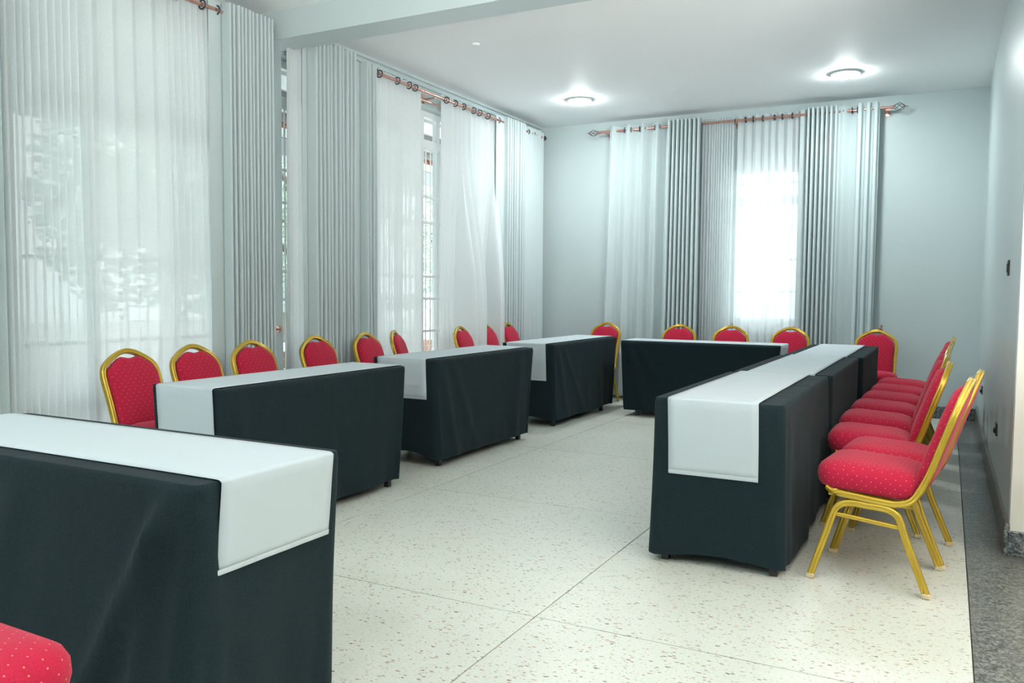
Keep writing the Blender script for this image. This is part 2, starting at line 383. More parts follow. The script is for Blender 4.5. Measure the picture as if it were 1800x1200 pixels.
# ------------------------------------------------------------------ curtains
def curtain(name, ax, c, segs, zt, zb, m, amp_b=1.0, shift=None, dshift=None, seed=0, nv=22, rough_=.25, label='', cat='curtain', group=None, rings=()):
    """segs: list of (a0, a1, folds, amplitude, samples per fold). The header hangs at zt; shift(t, d) moves along wall, dshift(t, d) into the room. d = 0 top .. 1 bottom"""
    rnd = random.Random(seed); pts = []
    A0, A1 = segs[0][0], segs[-1][1]; ph = rnd.random()*6
    sgn = 1
    for (a0, a1, n, amp, spf, *of_) in segs:
        of_ = of_[0] if of_ else 0
        if n <= 0:
            k = 5
            for i in range(k): t = i/k; pts.append((a0+(a1-a0)*t, of_+.25*amp*math.sin(t*PI)*sgn, .3))
            continue
        w = [rnd.uniform(1-rough_, 1+rough_) for _ in range(n)]; tot = sum(w); acc = 0
        for q in range(n):
            p0 = a0+(a1-a0)*acc/tot; acc += w[q]; p1 = a0+(a1-a0)*acc/tot; aa = amp*rnd.uniform(.8, 1.15)
            for i in range(spf):
                t = i/spf; d = math.sin(2*PI*t)
                d = math.copysign(abs(d)**.75, d)
                if of_ > .032: d = 1-2*abs(math.cos(PI*t))**4.5      # tight pleats: broad ridges, narrow deep grooves
                pts.append((p0+(p1-p0)*(t+.06*math.sin(4*PI*t)), of_+aa*d, 1))
    pts.append((A1, of_, 1))
    G = []
    for j in range(nv+1):
        d = j/nv; z = zt+(zb-zt)*d; row = []
        for (a, o, wgt) in pts:
            t = (a-A0)/(A1-A0)
            nz1 = noise.noise(Vector((a*6+seed*7.3, d*1.6, 1.3))); nz2 = noise.noise(Vector((a*16+seed*3.1, d*2.5, 9.7)))
            k = 1+(amp_b-1)*d
            oo = o*k*(1+.15*nz2*d)+.012*nz1*d*wgt
            aa = a+.004*nz2*d
            if shift: aa += shift(t, d)
            if dshift: oo += dshift(t, d)
            if ax == 'x': row.append((c+oo, aa, z))
            else: row.append((aa, c-oo, z))
        G.append(row)
    o = MB().grid(G).build(name, m)
    tag(o, label, cat, group)
    return o
ZR = 3.08
XC, YC = -4.385, 9.14
def ringat(parent, ax, a, c, off, tilt=0):
    g = ring_proto[ax].copy(); COL.objects.link(g); g.parent = parent
    g.location = (c+off, a, ZR) if ax == 'x' else (a, c-off, ZR)
    g.rotation_euler = (0, 0, tilt)
    return g
# grommet proto meshes (ring around the pole)
def ring_mesh(ax):
    n = 20; mb = MB(); p = [(.029*math.cos(2*PI*i/n), .029*math.sin(2*PI*i/n)) for i in range(n)]
    path = [(0, u, w) for u, w in p] if ax == 'y' else [(u, 0, w) for u, w in p]
    mb.sweep(path, circ(.0055)[::2], ref=(1, 0, 0) if ax == 'y' else (0, 1, 0), closed=True, cap=False)
    return mb.mesh('grommet', M_ring)
ring_proto = {a: bpy.data.objects.new('grommet', ring_mesh(a)) for a in 'xy'}

sc_ = 4.385/4.3
def Y_(y): return y*sc_
Ztop, Zbot = 3.135, .03
# section A
c0 = curtain('drape_curtain', 'x', XC, [(1.75, Y_(2.60), 7, .045, 10)], Ztop, Zbot, M_drape, seed=1, label='pale drape at the extreme left edge beside the narrow-pleated sheer')
c1 = curtain('sheer_curtain', 'x', XC, [(Y_(2.62), Y_(3.10), 11, .026, 10, -.025)], Ztop, Zbot, M_sheer, 1.3, seed=2, shift=lambda t, d: .03*d*t, label='sheer curtain with narrow close pleats hanging at the far left')
c2 = curtain('sheer_curtain', 'x', XC, [(Y_(3.09), Y_(3.62), 4, .026, 14, -.03), (Y_(3.62), Y_(3.985), 8, .018, 10, -.03)], Ztop, Zbot, M_sheer, 1.2, seed=3, shift=lambda t, d: .06*t*math.sin(d*1.9)-.04*t*max(0, d-.6), label='wide luminous white sheer curtain behind the two leftmost chairs')
c3 = curtain('drape_curtain', 'x', XC, [(Y_(3.95), Y_(4.09), 0, .03, 8), (Y_(4.06), Y_(4.465), 12, .046, 14, .034)], Ztop, Zbot, M_drape, seed=4, rough_=.12, label='blue-grey pleated drape just left of the pier below the beam')
# section B
b0 = curtain('sheer_curtain', 'x', XC-.02, [(Y_(4.715), Y_(4.87), 4, .022, 10, -.02), (Y_(4.87), Y_(4.94), 1, .01, 10, -.02)], Ztop, Zbot, M_sheer, 1.2, seed=5, shift=lambda t, d: -.05*(1-t)*d*.5, label='narrow strip of sheer curtain beside the open window slit')
b1 = curtain('drape_curtain', 'x', XC, [(Y_(4.835), Y_(4.90), 0, .03, 8), (Y_(4.88), Y_(5.385), 11, .048, 14, .036)], Ztop, Zbot, M_drape, seed=6, rough_=.12, label='grey-green pleated drape starting under the ceiling beam')
b2 = curtain('drape_curtain', 'x', XC+.012, [(Y_(5.435), Y_(5.52), 0, .03, 8), (Y_(5.50), Y_(5.655), 4, .044, 14, .034)], Ztop-.03, Zbot, M_drape, seed=7, rough_=.12, shift=lambda t, d: .03*d*t, label='short drape panel with one dark grommet, left of the bright sheers')
b3 = curtain('sheer_curtain', 'x', XC, [(Y_(5.71), Y_(5.86), 2, .024, 12, -.030), (Y_(5.86), Y_(6.10), 6, .014, 10, -.030), (Y_(6.10), Y_(6.45), 3, .026, 14, -.03)], Ztop-.01, Zbot, M_sheer, 1.2, seed=8, shift=lambda t, d: .03*t*d, label='white sheer curtain left of the window gap with security bars')
def sst(x): x = min(1, max(0, x)); return x*x*(3-2*x)
def b4d(t, d): return .27*sst((d-.1)/.58)*sst((t-.5)/.2)
b4 = curtain('sheer_curtain', 'x', XC, [(Y_(6.79), Y_(7.05), 3, .024, 12, -.03), (Y_(7.05), Y_(7.37), 4, .022, 12, -.03)], Ztop-.01, Zbot, M_sheer, 1.1, seed=9, shift=lambda t, d: -.13*t*sst((d-.1)/.58), dshift=b4d, label='white sheer curtain right of the window gap, hiding half a chair')
def b5d(t, d): return .25*sst((d-.1)/.58)*sst((t-.85)/.1)
b5 = curtain('sheer_curtain', 'x', XC-.015, [(Y_(7.22), Y_(7.93), 6, .022, 16, -.03)], Ztop-.01, Zbot, M_sheer, 1.1, seed=10, shift=lambda t, d: -.26*t*sst((d-.1)/.58), dshift=b5d, label='white sheer curtain flaring out at its foot beside the corner drape')
b6 = curtain('drape_curtain', 'x', XC, [(Y_(7.83), Y_(8.0), 0, .03, 8), (Y_(7.98), Y_(8.42), 9, .034, 14, .033), (Y_(8.42), Y_(8.96), 4, .026, 14, .02)], Ztop, Zbot, M_drape, seed=11, label='pale blue-grey drape in the corner of the left wall')
# back wall
d1 = curtain('drape_curtain', 'y', YC, [(-3.52, -2.82, 4, .046, 16), (-2.82, -2.45, 8, .050, 14, .040)], Ztop, Zbot, M_drape, 1.0, seed=12, rough_=.1, shift=lambda t, d: -.09*(1-t)*d, label='drape on the left of the back window, with four broad waves')
s1 = curtain('sheer_curtain', 'y', YC+.01, [(-2.45, -2.10, 12, .018, 10, -.025)], Ztop-.005, Zbot, M_sheer, 1.1, seed=13, label='finely pleated cream sheer left of the back window pole bracket')
s2 = curtain('sheer_curtain', 'y', YC+.01, [(-2.07, -1.41, 8, .026, 12, -.028)], Ztop-.005, Zbot, M_sheer, 1.2, seed=14, shift=lambda t, d: .02*t*d, label='brightly backlit sheer curtain across the back window')
d2 = curtain('drape_curtain', 'y', YC, [(-1.42, -1.35, 0, .03, 8), (-1.35, -1.04, 7, .046, 14, .036), (-1.04, -.88, 1, .03, 16), (-.88, -.66, 3, .036, 12, .034)], Ztop, Zbot, M_drape, seed=15, rough_=.12, label='drape on the right of the back window, beside bare wall')
for cu, ax, cc, lst in ((c2, 'x', XC, (3.78, 3.98)), (c3, 'x', XC, (4.10,)), (b2, 'x', XC, (5.53,)), (b3, 'x', XC, (5.84, 5.90, 6.16, 6.34, 6.44)), (b4, 'x', XC, (6.98, 7.14, 7.3)), (b5, 'x', XC, (7.5, 7.62, 7.80)),
                        (b6, 'x', XC, (8.03, 8.60, 8.74, 8.88, 9.02)), (d1, 'y', YC, (-3.34, -3.26, -3.16, -3.09, -2.98, -2.92, -2.80)), (s2, 'y', YC, (-1.98, -1.90, -1.80, -1.68, -1.60, -1.50)), (d2, 'y', YC, (-1.0, -.92, -.87))):
    for a in lst: ringat(cu, ax, a, cc, .0)

# poles
def pole(ax, c, a0, a1, label, joints=(), brackets=(), finials=(), endcap=None, rear=None):
    root = empty('curtain_rod'); tag(root, label, 'curtain rod')
    P = lambda a, off=0, z=ZR: (c+off, a, z) if ax == 'x' else (a, c-off, z)
    MB().cyl(P(a0), P(a1), .0135, 20).build('rod', M_copper, root)
    if rear: MB().cyl(P(rear[0], -.095, ZR-.045), P(rear[1], -.095, ZR-.045), .009, 14).build('rear_rod', M_copper, root)
    for j in joints: MB().cyl(P(j-.006), P(j+.006), .017, 16).build('joint_ring', M_bronze, root)
    wallc = (XL if ax == 'x' else YW)
    for b in brackets:
        mb = MB(); w = .011
        if ax == 'x': mb.box(XL-.002, c, b-w, b+w, ZR-.028, ZR-.0155, .002).box(XL-.002, XL+.008, b-.02, b+.02, ZR-.06, ZR+.03, .002)
        else: mb.box(b-w, b+w, c, YW+.002, ZR-.028, ZR-.0155, .002).box(b-.02, b+.02, YW-.008, YW+.002, ZR-.06, ZR+.03, .002)
        mb.build('bracket', M_copper, root)
    for (a, dr) in finials:
        f = MB()
        for k in range(5):
            pts = []
            for i in range(15):
                t = i/14; r = .034*math.sin(PI*t)**.8+.003; an = 2*PI*k/5+t*2.6
                pts.append(P(a+dr*(.012+.105*t), r*math.cos(an), ZR+r*math.sin(an)))
            f.sweep(pts, circ(.0028)[::2], ref=(0, 1, 0) if ax == 'y' else (1, 0, 0))
        f.build('cage_finial', M_bronze, root)
        MB().cyl(P(a), P(a+dr*.016), .018, 16).build('finial_collar', M_copper, root)
        MB().cyl(P(a+dr*.112), P(a+dr*.145), .007, 12, .003).build('finial_tip', M_copper, root)
    if endcap is not None: MB().cyl(P(endcap), P(endcap+.02), .028, 18).build('end_cap', M_ring, root)
    return root
pole('x', XC, 1.6, 4.585, 'copper curtain rod seen at the top left edge of the room', brackets=(2.6, 4.2), endcap=4.585)
pole('x', XC, 4.93, Y_(9.0), 'long copper curtain rod on the left wall beyond the beam', joints=(6.92,), brackets=(5.0, 6.78, 8.9), endcap=Y_(9.0), rear=(4.95, 9.1))
pole('y', YC, -3.66, -.555, 'copper curtain rod with caged bronze finials on the back wall', joints=(-2.09,), brackets=(-3.57, -2.09, -.60), finials=((-3.66, -1), (-.555, 1)))

def holdback(loc, ax, label):
    r = empty('curtain_holdback', loc); tag(r, label, 'hook')
    d = (1, 0) if ax == 'x' else (0, -1)
    P = lambda o, s, z: (d[0]*o+(0 if ax == 'x' else s), d[1]*o+(s if ax == 'x' else 0), z)
    MB().cyl(P(-.004, 0, 0), P(.008, 0, 0), .026, 20).build('rosette', M_copper, r)
    MB().sweep(bez([P(.005, 0, 0), P(.05, 0, .0), P(.075, .01, .015), P(.078, .015, .045)], 4), circ(.006), ref=(0, 0, 1)).build('hook_arm', M_copper, r)
    MB().lathe([(0.0001, -.012), (.009, -.008), (.012, 0), (.009, .008), (.0001, .012)], P(.078, .015, .052), 14).build('knob', M_copper, r)
holdback((-4.36, 4.625, .935), 'y', 'copper curtain hook on the pier at the left, above the third chair')
holdback((-.60, YW, .86), 'y', 'copper curtain hook on the back wall above the last chair')

# ------------------------------------------------------------------ chairs
TUBE = []
for i in range(24):
    a = 2*PI*i/24; r = .0150*(1/max(abs(math.cos(a)), abs(math.sin(a))))**.5
    if i % 6 == 0: r -= .0052
    TUBE.append((r*math.cos(a), r*math.sin(a)))
TUBE_S = [(u*.62, v*.62) for u, v in TUBE]
def yb(z): return -.185-.33*(z-.413)
def make_chair():
    root = empty('banquet_chair')
    for s in (-1, 1):
        xr = .192*s
        for part in ('front', 'rear'):
            if part == 'front': P = [(xr, 0.02, .342), (xr, .075, .3445), (xr*1.005, .115, .335), (xr*1.01, .142, .306), (xr*1.03, .165, .235), (xr*1.1, .232, .012)]
            else: P = [(xr, 0.02, .342), (xr, -.055, .338), (xr*1.005, -.092, .325), (xr*1.01, -.112, .296), (xr*1.03, -.136, .225), (xr*1.1, -.222, .012)]
            pts = bez(P[:5], 5)+[Vector(P[5])]
            lg = MB().sweep(pts, TUBE, ref=(1, 0, 0)).build('leg', M_gold, root)
            e = Vector(P[5]); MB().box(e.x-.0165, e.x+.0165, e.y-.0165, e.y+.0165, 0, .022, .004).build('foot_cap', M_cap, lg)
        MB().sweep([(xr*1.012, .143, .29), (xr*1.012, -.118, .268)], TUBE_S, ref=(1, 0, 0)).build('stretcher', M_gold, root)
    # one loop : side rails under the seat, uprights, pointed top
    half = [(.180, .178, .402), (.188, .150, .386), (.192, .11, .3795), (.192, -.05, .364), (.191, -.105, .364), (.188, -.148, .380), (.182, -.175, .415), (.174, yb(.50), .50), (.174, yb(.62), .62), (.178, yb(.70), .70), (.176, yb(.755), .755),
            (.160, yb(.795), .795), (.120, yb(.828), .828), (.065, yb(.858), .858), (.028, yb(.870), .870), (0, yb(.873), .873)]
    P = half+[(-x, y, z) for x, y, z in half[-2::-1]]
    MB().sweep(bez(P, 5), TUBE, ref=(0, 1, .33)).build('back_frame', M_gold, root)
    # cross members
    for q in ((.18, .165, .372), (.18, -.12, .356), (.165, yb(.425), .425)):
        MB().sweep([(-q[0], q[1], q[2]), q], TUBE_S, ref=(0, 1, 0)).build('crossbar', M_gold, root)
    # seat
    def outline(hx, y0, y1, r, inset, n=7):
        hx -= inset; y0 += inset; y1 -= inset; r = max(r-inset*.6, .012); out = []
        for cx, cy, a0 in ((hx-r, y1-r, 0), (-hx+r, y1-r, PI/2), (-hx+r, y0+r, PI), (hx-r, y0+r, 1.5*PI)):
            for i in range(n+1): a = a0+i*PI/2/n; out.append((cx+r*math.cos(a), cy+r*math.sin(a)))
        return out
    tl = lambda y: .055*y
    rows = []
    for inset, h in ((.12, 0), (.03, -.002), (.012, .004), (.002, .018), (-.004, .045), (-.002, .072), (.008, .092), (.028, .108), (.06, .118), (.11, .124), (.16, .127)):
        rows.append([(x, y, .388+h+tl(y)) for x, y in outline(.208, -.175, .228, .085, inset)])
    k = len(rows[0]); sm = MB().grid(rows, close_u=True)
    sm.add(rows[-1], [tuple(range(k))], True); sm.add(rows[0], [tuple(range(k-1, -1, -1))], True)
    sm.build('seat', M_red, root, uv=True)
    # backrest cushion following the frame with a dip below the point
    o = [(.150, .437), (.156, .445), (.158, .50), (.158, .62), (.163, .70), (.160, .752), (.146, .782), (.110, .812), (.068, .8365), (.055, .8405), (.040, .8385), (.022, .834), (.008, .832)]
    full = [(x, z) for x, z in o]+[(-x, z) for x, z in o[::-1]]
    cz = .64
    def back_rows(lv):
        out = []
        for inset, off in lv:
            row = []
            for x, z in full:
                dx, dz = -x, cz-z; l = math.hypot(dx, dz); f = inset/l
                f2 = min(f*(1 if inset < .05 else 1.25), .93)
                X, Z = x+dx*f2, z+dz*f2
                row.append((X, yb(Z)+off*.95, Z+off*.31))
            out.append(row)
        return out
    rw = back_rows(((.006, -.008), (0, 0), (0, .012), (.004, .026), (.013, .037), (.03, .044), (.06, .048), (.11, .051)))
    k = len(full); b = MB().grid([r[::-1] for r in rw], close_u=True); b.add(rw[-1][::-1], [tuple(range(k))], True)
    b.build('backrest', M_red, root, uv=True)
    rw = back_rows(((0, -.004), (.004, -.012), (.03, -.017), (.08, -.019)))
    b = MB().grid(rw, close_u=True); b.add(rw[-1], [tuple(range(k))], True)
    b.build('back_panel', M_red, root, uv=True)
    return root
proto = make_chair(); used = [False]
def chair(peak, face, label, group):
    """peak: xy of the top of the back; face: direction the chair faces (angle, 0 = +Y, counter-clockwise)"""
    o = proto if not used[0] else copy_tree(proto); used[0] = True
    px, py = 0, yb(.873); c, s = math.cos(face), math.sin(face)
    o.location = (peak[0]-(c*px-s*py), peak[1]-(s*px+c*py), 0); o.rotation_euler = (0, 0, face)
    tag(o, label, 'chair', group); return o
F_right, F_left, F_back = -PI/2, PI/2, PI
GL, GB, GR = 'chairs behind the left row of tables', 'chairs along the back wall', 'chairs along the right wall'
for (x, y, a, lb) in [
    (-4.08, 3.125, .03, 'red dotted banquet chair at the far left, its whole backrest showing between two tables'),
    (-4.10, 3.60, .02, 'red banquet chair, second from left behind the second table'),
    (-4.13, 4.11, -.02, 'red banquet chair before the blue-grey drape left of the pier'),
    (-4.19, 4.82, .0, 'red banquet chair in front of the drape right of the window slit'),
    (-4.205, 5.44, .05, 'red banquet chair whose lower corner is hidden by the third table'),
    (-4.23, 5.88, .40, 'red banquet chair turned away, at the left edge of the bright sheer'),
    (-4.235, 6.985, .12, 'red banquet chair alone just right of the barred window gap'),
    (-4.285, 7.575, .08, 'red banquet chair half hidden behind the sheer, nearer one'),
    (-4.32, 8.13, .06, 'red banquet chair half hidden by the sheer against the corner drape')]:
    chair((x, y), F_right+a, lb, GL)
for (x, y, a, lb) in [
    (-3.46, 8.99, -.10, 'red banquet chair in the left back corner, one gold leg visible between tables'),
    (-2.595, 8.955, .0, 'red banquet chair before the drape left of the back window'),
    (-2.033, 8.955, .0, 'red banquet chair centred below the back window sheers'),
    (-1.425, 8.96, .02, 'red banquet chair between the right end of the back table and the drape'),
    (-.602, 8.84, .0, 'red banquet chair at the far end of the right table row, facing the camera')]:
    chair((x, y), F_back+a, lb, GB)
for (x, y, a, lb) in [
    (.100, 3.896, -.10, 'nearest red chair of the right row, complete with gold legs in front'),
    (.146, 4.333, -.08, 'second red chair of the right row, pushed furthest towards the wall'),
    (.022, 4.83, .0, 'third red chair of the right row, its backrest nearer the table'),
    (.012, 5.45, .0, 'fourth red chair of the right row, counted from the camera'),
    (.018, 6.05, .0, 'fifth red chair of the right row, counted from the camera'),
    (.032, 6.62, .0, 'sixth red chair of the right row, third from the back corner'),
    (.047, 7.18, .0, 'seventh red chair of the right row, last but one before the corner'),
    (.058, 7.75, .0, 'eighth and farthest red chair of the right row')]:
    chair((x, y), F_left+a, lb, GR)
chair((-1.735, .50), -.02, 'red dotted chair seat cut off by the bottom left corner, before the nearest table', 'chairs at the nearest table')

# ------------------------------------------------------------------ tables with cloths and runners
def table(name_idx, x0, x1, y0, y1, zt, axis, legs, hem, taper0, taper1, seed, labels, runner, drop, creases=(), arch0=.0, arch1=.0, frontgap=.0, calm=(2,)):
    """axis 'y': long side along Y. legs: (l0, l1) positions along the long axis"""
    cx, cy = (x0+x1)/2, (y0+y1)/2
    hx, hy = (x1-x0)/2, (y1-y0)/2
    root = empty('folding_table', (cx, cy, 0)); tag(root, labels[0], 'table', 'folding tables under the cloths')
    MB().box(-hx+.012, hx-.012, -hy+.012, hy-.012, zt-.035, zt-.010, .004).build('tabletop', M_board, root)
    for l in legs:
        for s in (-1, 1):
            mb = MB()
            if axis == 'y': lx, ly = s*(hx-.032), l-cy
            else: lx, ly = l-cx, s*(hy-.032)
            mb.box(lx-.017, lx+.017, ly-.017, ly+.017, 0.0, zt-.036, .002); mb.build('leg', M_leg, root)
    # cloth
    rnd = random.Random(seed)
    a, b = hx, hy; r = .022; per = []
    nl = 46 if hx > hy else 18; nw = 46 if hy > hx else 18; nc = 5
    def seg(p0, p1, n, nrm, sid):
        for i in range(n):
            t = i/n; per.append((p0[0]+(p1[0]-p0[0])*t, p0[1]+(p1[1]-p0[1])*t, nrm, sid, t, math.hypot(p1[0]-p0[0], p1[1]-p0[1])))
    def cor(c, a0, sid):
        for i in range(nc): an = a0+PI/2*i/nc; per.append((c[0]+r*math.cos(an), c[1]+r*math.sin(an), (math.cos(an), math.sin(an)), sid, -1, 0))
    seg((a, -b+r), (a, b-r), nw, (1, 0), 0); cor((a-r, b-r), 0, 4)
    seg((a-r, b), (-a+r, b), nl, (0, 1), 1); cor((-a+r, b-r), PI/2, 5)
    seg((-a, b-r), (-a, -b+r), nw, (-1, 0), 2); cor((-a+r, -b+r), PI, 6)
    seg((-a+r, -b), (a-r, -b), nl, (0, -1), 3); cor((a-r, -b+r), 1.5*PI, 7)
    n = len(per)
    H = zt-hem; nd = 26; rows = []
    for f in (.0, .35, .7, .93, .985):
        rows.append([(x*f if f < .9 else x-nn[0]*(1-f)*.3, y*f if f < .9 else y-nn[1]*(1-f)*.3, zt+(.0 if f < .98 else -.001)) for (x, y, nn, *_) in per])
    ex = lambda x, y: (x, y)
    for j in range(nd+1):
        d = (j/nd)**1.15; row = []
        for (x, y, nn, sid, t, ln) in per:
            dep = H*d
            ed = .006 if j > 0 else .002
            nzv = noise.noise(Vector(((cx+x)*3.1+seed, (cy+y)*3.1, dep*.8)))
            nz2 = noise.noise(Vector(((cx+x)*9+seed, (cy+y)*9, dep*1.6+3)))
            off = .004+ed+(.030*nzv+.011*nz2)*d**1.3+.012*d
            if sid < 4:
                for (cs, ct0, sl, amp, wd) in creases:
                    if cs == sid:
                        s_ = ct0*ln+sl*dep; q = ((t*ln-s_)/wd)
                        off += amp*math.exp(-q*q)*min(1, dep/.12)
            else: off += .012*d
            cf = 0
            for cs in calm: cf = max(cf, max(0, nn[0]*(1, 0, -1, 0)[cs]+nn[1]*(0, 1, 0, -1)[cs]))
            off = off*(1-cf)+.006*cf
            X, Y = x+nn[0]*off, y+nn[1]*off
            # ends pull in towards the legs
            if axis == 'y':
                if y < 0: Y += taper0*d*min(1, (-y/hy))**6
                else: Y -= taper1*d*min(1, (y/hy))**6
            else:
                if x < 0: X += taper0*d*min(1, (-x/hx))**6
                else: X -= taper1*d*min(1, (x/hx))**6
            zz = zt-dep-(.004 if j > 0 else .001)
            # hem waves
            e0 = (sid == (3 if axis == 'y' else 2)); e1 = (sid == (1 if axis == 'y' else 0))
            lift = .010*noise.noise(Vector(((cx+x)*2.3, (cy+y)*2.3, seed*1.7)))
            if e0: lift += arch0*math.sin(PI*t)
            if e1: lift += arch1*math.sin(PI*t)
            if sid == 0 and axis == 'y': lift += frontgap*math.sin(PI*t)
            zz += max(0, lift)*d**3
            row.append((X, Y, zz))
        rows.append(row)
    cl = MB().grid(rows, close_u=True).build('tablecloth', M_black, loc=(cx, cy, 0))
    tag(cl, labels[1], 'tablecloth', 'black tablecloths')
    # runner : u across, path lengthwise
    r0, r1 = runner; z = zt+.004; e = .016
    if axis == 'y': q0, q1 = y0, y1
    else: q0, q1 = x0, x1
    path = []
    for (end, sg, dr, tp) in ((q0, -1, drop[0], taper0), (q1, 1, drop[1], taper1)):
        pp = []
        for i in range(9):
            dd = dr*(1-i/8); pp.append((end+sg*(e+.0035)-sg*tp*(dd/H)*.9, zt-.004-dd, dd))
        pp += [(end+sg*(e+.001), z-.0035, 0), (end+sg*(e-.007), z+.0005, 0), (end+sg*(e-.016), z+.001, 0)]
        path.append(pp)
    mids = [(q0+(q1-q0)*i/14, z+.001, 0) for i in range(1, 14)]
    full = path[0]+mids+path[1][::-1]
    G = []
    for (q, zz, dd) in full:
        row = []
        for i in range(13):
            t = i/12; w = r0+(r1-r0)*t
            wob = .004*noise.noise(Vector((w*7+seed, q*4, dd*6)))*min(1, dd*6)+.0008*noise.noise(Vector((w*9, q*6, seed)))
            fl = .05*(noise.noise(Vector((seed*2.2, 3.3, dd*2)))-.0)*dd
            sgn = -1 if q < (q0+q1)/2 else 1
            wv = .003*noise.noise(Vector((q*3, seed, i > 6)))
            if axis == 'y': row.append((w+fl*.3+wv-cx, q+sgn*abs(wob)-cy, zz+abs(wob)*.0))
            else: row.append((q+sgn*abs(wob)-cx, w+fl*.3+wv-cy, zz))
        G.append(row)
    rn = MB().grid(G).build('table_runner', M_linen, loc=(cx, cy, 0))
    md = rn.modifiers.new('thickness', 'SOLIDIFY'); md.thickness = .0016; md.offset = 1
    tag(rn, labels[2], 'runner', 'white table runners')
    # stitched hems at both ends
    for rows_, sg in ((G[0:2], -1), (G[-2:], 1)):
        hm = []
        A, B = (rows_[0], rows_[1]) if sg < 0 else (rows_[1], rows_[0])
        for k, f in enumerate((0, .12, .5, .62)):
            ro = []
            for p, q in zip(A, B):
                v = Vector(p).lerp(Vector(q), f*.8); o = (.0010 if k in (1, 2) else .0002)
                if axis == 'y': v.y += sg*(o+.0010)
                else: v.x += sg*(o+.0010)
                ro.append(v)
            hm.append(ro)
        MB().grid(hm).build('hem', M_linen, rn)
    return root, cl, rn

def lab(where): return ('feet of the '+where+' under its cloth', 'black tablecloth on the '+where, 'white runner on the '+where)
table(1, -3.06, -1.575, 1.395, 1.915, .752, 'x', (-2.9, -1.75), .03, .06, .08, 3, lab('nearest table in the left foreground'), (1.455, 1.872), (.20, .235),
      creases=((3, .99, -.62, .036, .045), (3, .96, -.22, .020, .04), (0, .0, .10, .010, .03), (3, .55, -.3, .012, .06)))
table(2, -3.505, -3.035, 2.835, 4.345, .748, 'y', (2.97, 4.205), .052, .05, .10, 5, lab('second table from the front of the left row'), (-3.455, -3.07), (.33, .25),
      creases=((0, .03, .2, .010, .05),))
table(3, -3.625, -3.105, 4.80, 6.33, .753, 'y', (4.90, 6.125), .055, .05, .17, 8, lab('third table of the left row'), (-3.575, -3.165), (.275, .25), arch0=.045,
      creases=((0, .02, .25, .014, .05), (0, .12, .5, .012, .05), (0, .85, -.2, .010, .06)))
table(4, -3.65, -3.14, 6.80, 8.43, .755, 'y', (6.90, 8.09), .06, .05, .22, 11, lab('farthest table of the left row, by the corner'), (-3.60, -3.20), (.33, .25), arch0=.03,
      creases=((0, .03, .3, .016, .05), (0, .1, .75, .014, .05)))
table(5, -2.89, -1.365, 7.90, 8.36, .746, 'x', (-2.72, -1.55), .06, .07, .07, 14, lab('table standing across the back, below the window'), (7.935, 8.34), (.28, .26),
      calm=(1,), creases=((3, .03, .3, .018, .05), (3, .10, .6, .014, .05), (3, .97, -.4, .014, .05)))
table(6, -1.145, -.598, 3.595, 5.045, .756, 'y', (3.685, 4.9), .035, .075, .03, 17, lab('nearest table of the right row'), (-1.085, -.692), (.335, .02), arch0=.02, calm=(),
      creases=((3, .5, .3, .008, .06), (3, .85, .1, .010, .04), (0, .06, .1, .008, .04)))
table(7, -1.125, -.575, 5.075, 6.64, .758, 'y', (5.2, 6.5), .04, .03, .03, 20, lab('middle table of the right row'), (-1.045, -.665), (.02, .02), calm=(0,))
table(8, -1.10, -.545, 6.67, 8.19, .760, 'y', (6.8, 8.05), .04, .03, .06, 23, lab('farthest table of the right row'), (-1.025, -.65), (.02, .25), calm=(0,))

# ------------------------------------------------------------------ ceiling lights, switches
def ceiling_light():
    r = empty('ceiling_light')
    MB().lathe([(.075, 0), (.14, 0), (.142, -.004), (.136, -.011), (.112, -.016), (.104, -.012)], n=48).build('trim_ring', M_lampring, r)
    MB().lathe([(.104, -.010), (.100, -.018), (.088, -.030), (.064, -.038), (.034, -.042), (.0005, -.043)], n=48).build('diffuser', M_glow, r)
    return r
lp = ceiling_light(); first = True
for (x, y, lb) in [(-3.46, 8.10, 'round glowing ceiling light on the left, above the back table'), (-.89, 8.17, 'round glowing ceiling light on the right, above the right table row'),
                   (-2.9, -.2, 'round ceiling light out of view above the foreground table'), (2.3, -.6, 'round ceiling light out of view over the granite floor'),
                   (-3.4, -1.4, 'round ceiling light out of view behind the camera at the left'), (-.9, -1.4, 'round ceiling light out of view behind the camera')]:
    o = lp if first else copy_tree(lp); first = False
    o.location = (x, y, ZC); tag(o, lb, 'ceiling light', 'round ceiling lights')
cp = MB().lathe([(.0005, -.014), (.03, -.014), (.036, -.008), (.038, 0)], n=24)  # thin disc put in place of a faint mark on the ceiling
cp = cp.build('ceiling_mark', M_ceil, loc=(-3.46, 5.94, ZC)); tag(cp, 'small white disc standing for a faint mark on the ceiling just behind the beam', 'ceiling mark')

def plate(nm, y, z, h, w, lb, cat, rocker=True):
    r = empty(nm, (XW, y, z)); tag(r, lb, cat)
    MB().box(-.009, .002, -w/2, w/2, -h/2, h/2, .003).build('plate', M_plate, r)
    if rocker:
        for k in (-1, 1): MB().box(-.012, -.008, k*w*.22-w*.14, k*w*.22+w*.14, -h*.3, h*.3, .002).build('rocker', M_plate, r)
    else:
        MB().box(-.02, -.008, -w*.25, w*.25, -h*.32, h*.05, .004).build('plug', M_plate, r)
plate('light_switch', 5.31, 1.376, .085, .10, 'dark light switch plate at shoulder height on the right wall', 'switch')
plate('wall_socket', 8.21, .415, .07, .11, 'dark socket low on the right wall, near the back corner', 'socket', False)
plate('wall_socket', 5.81, .418, .075, .11, 'dark socket low on the right wall, nearer the camera', 'socket', False)

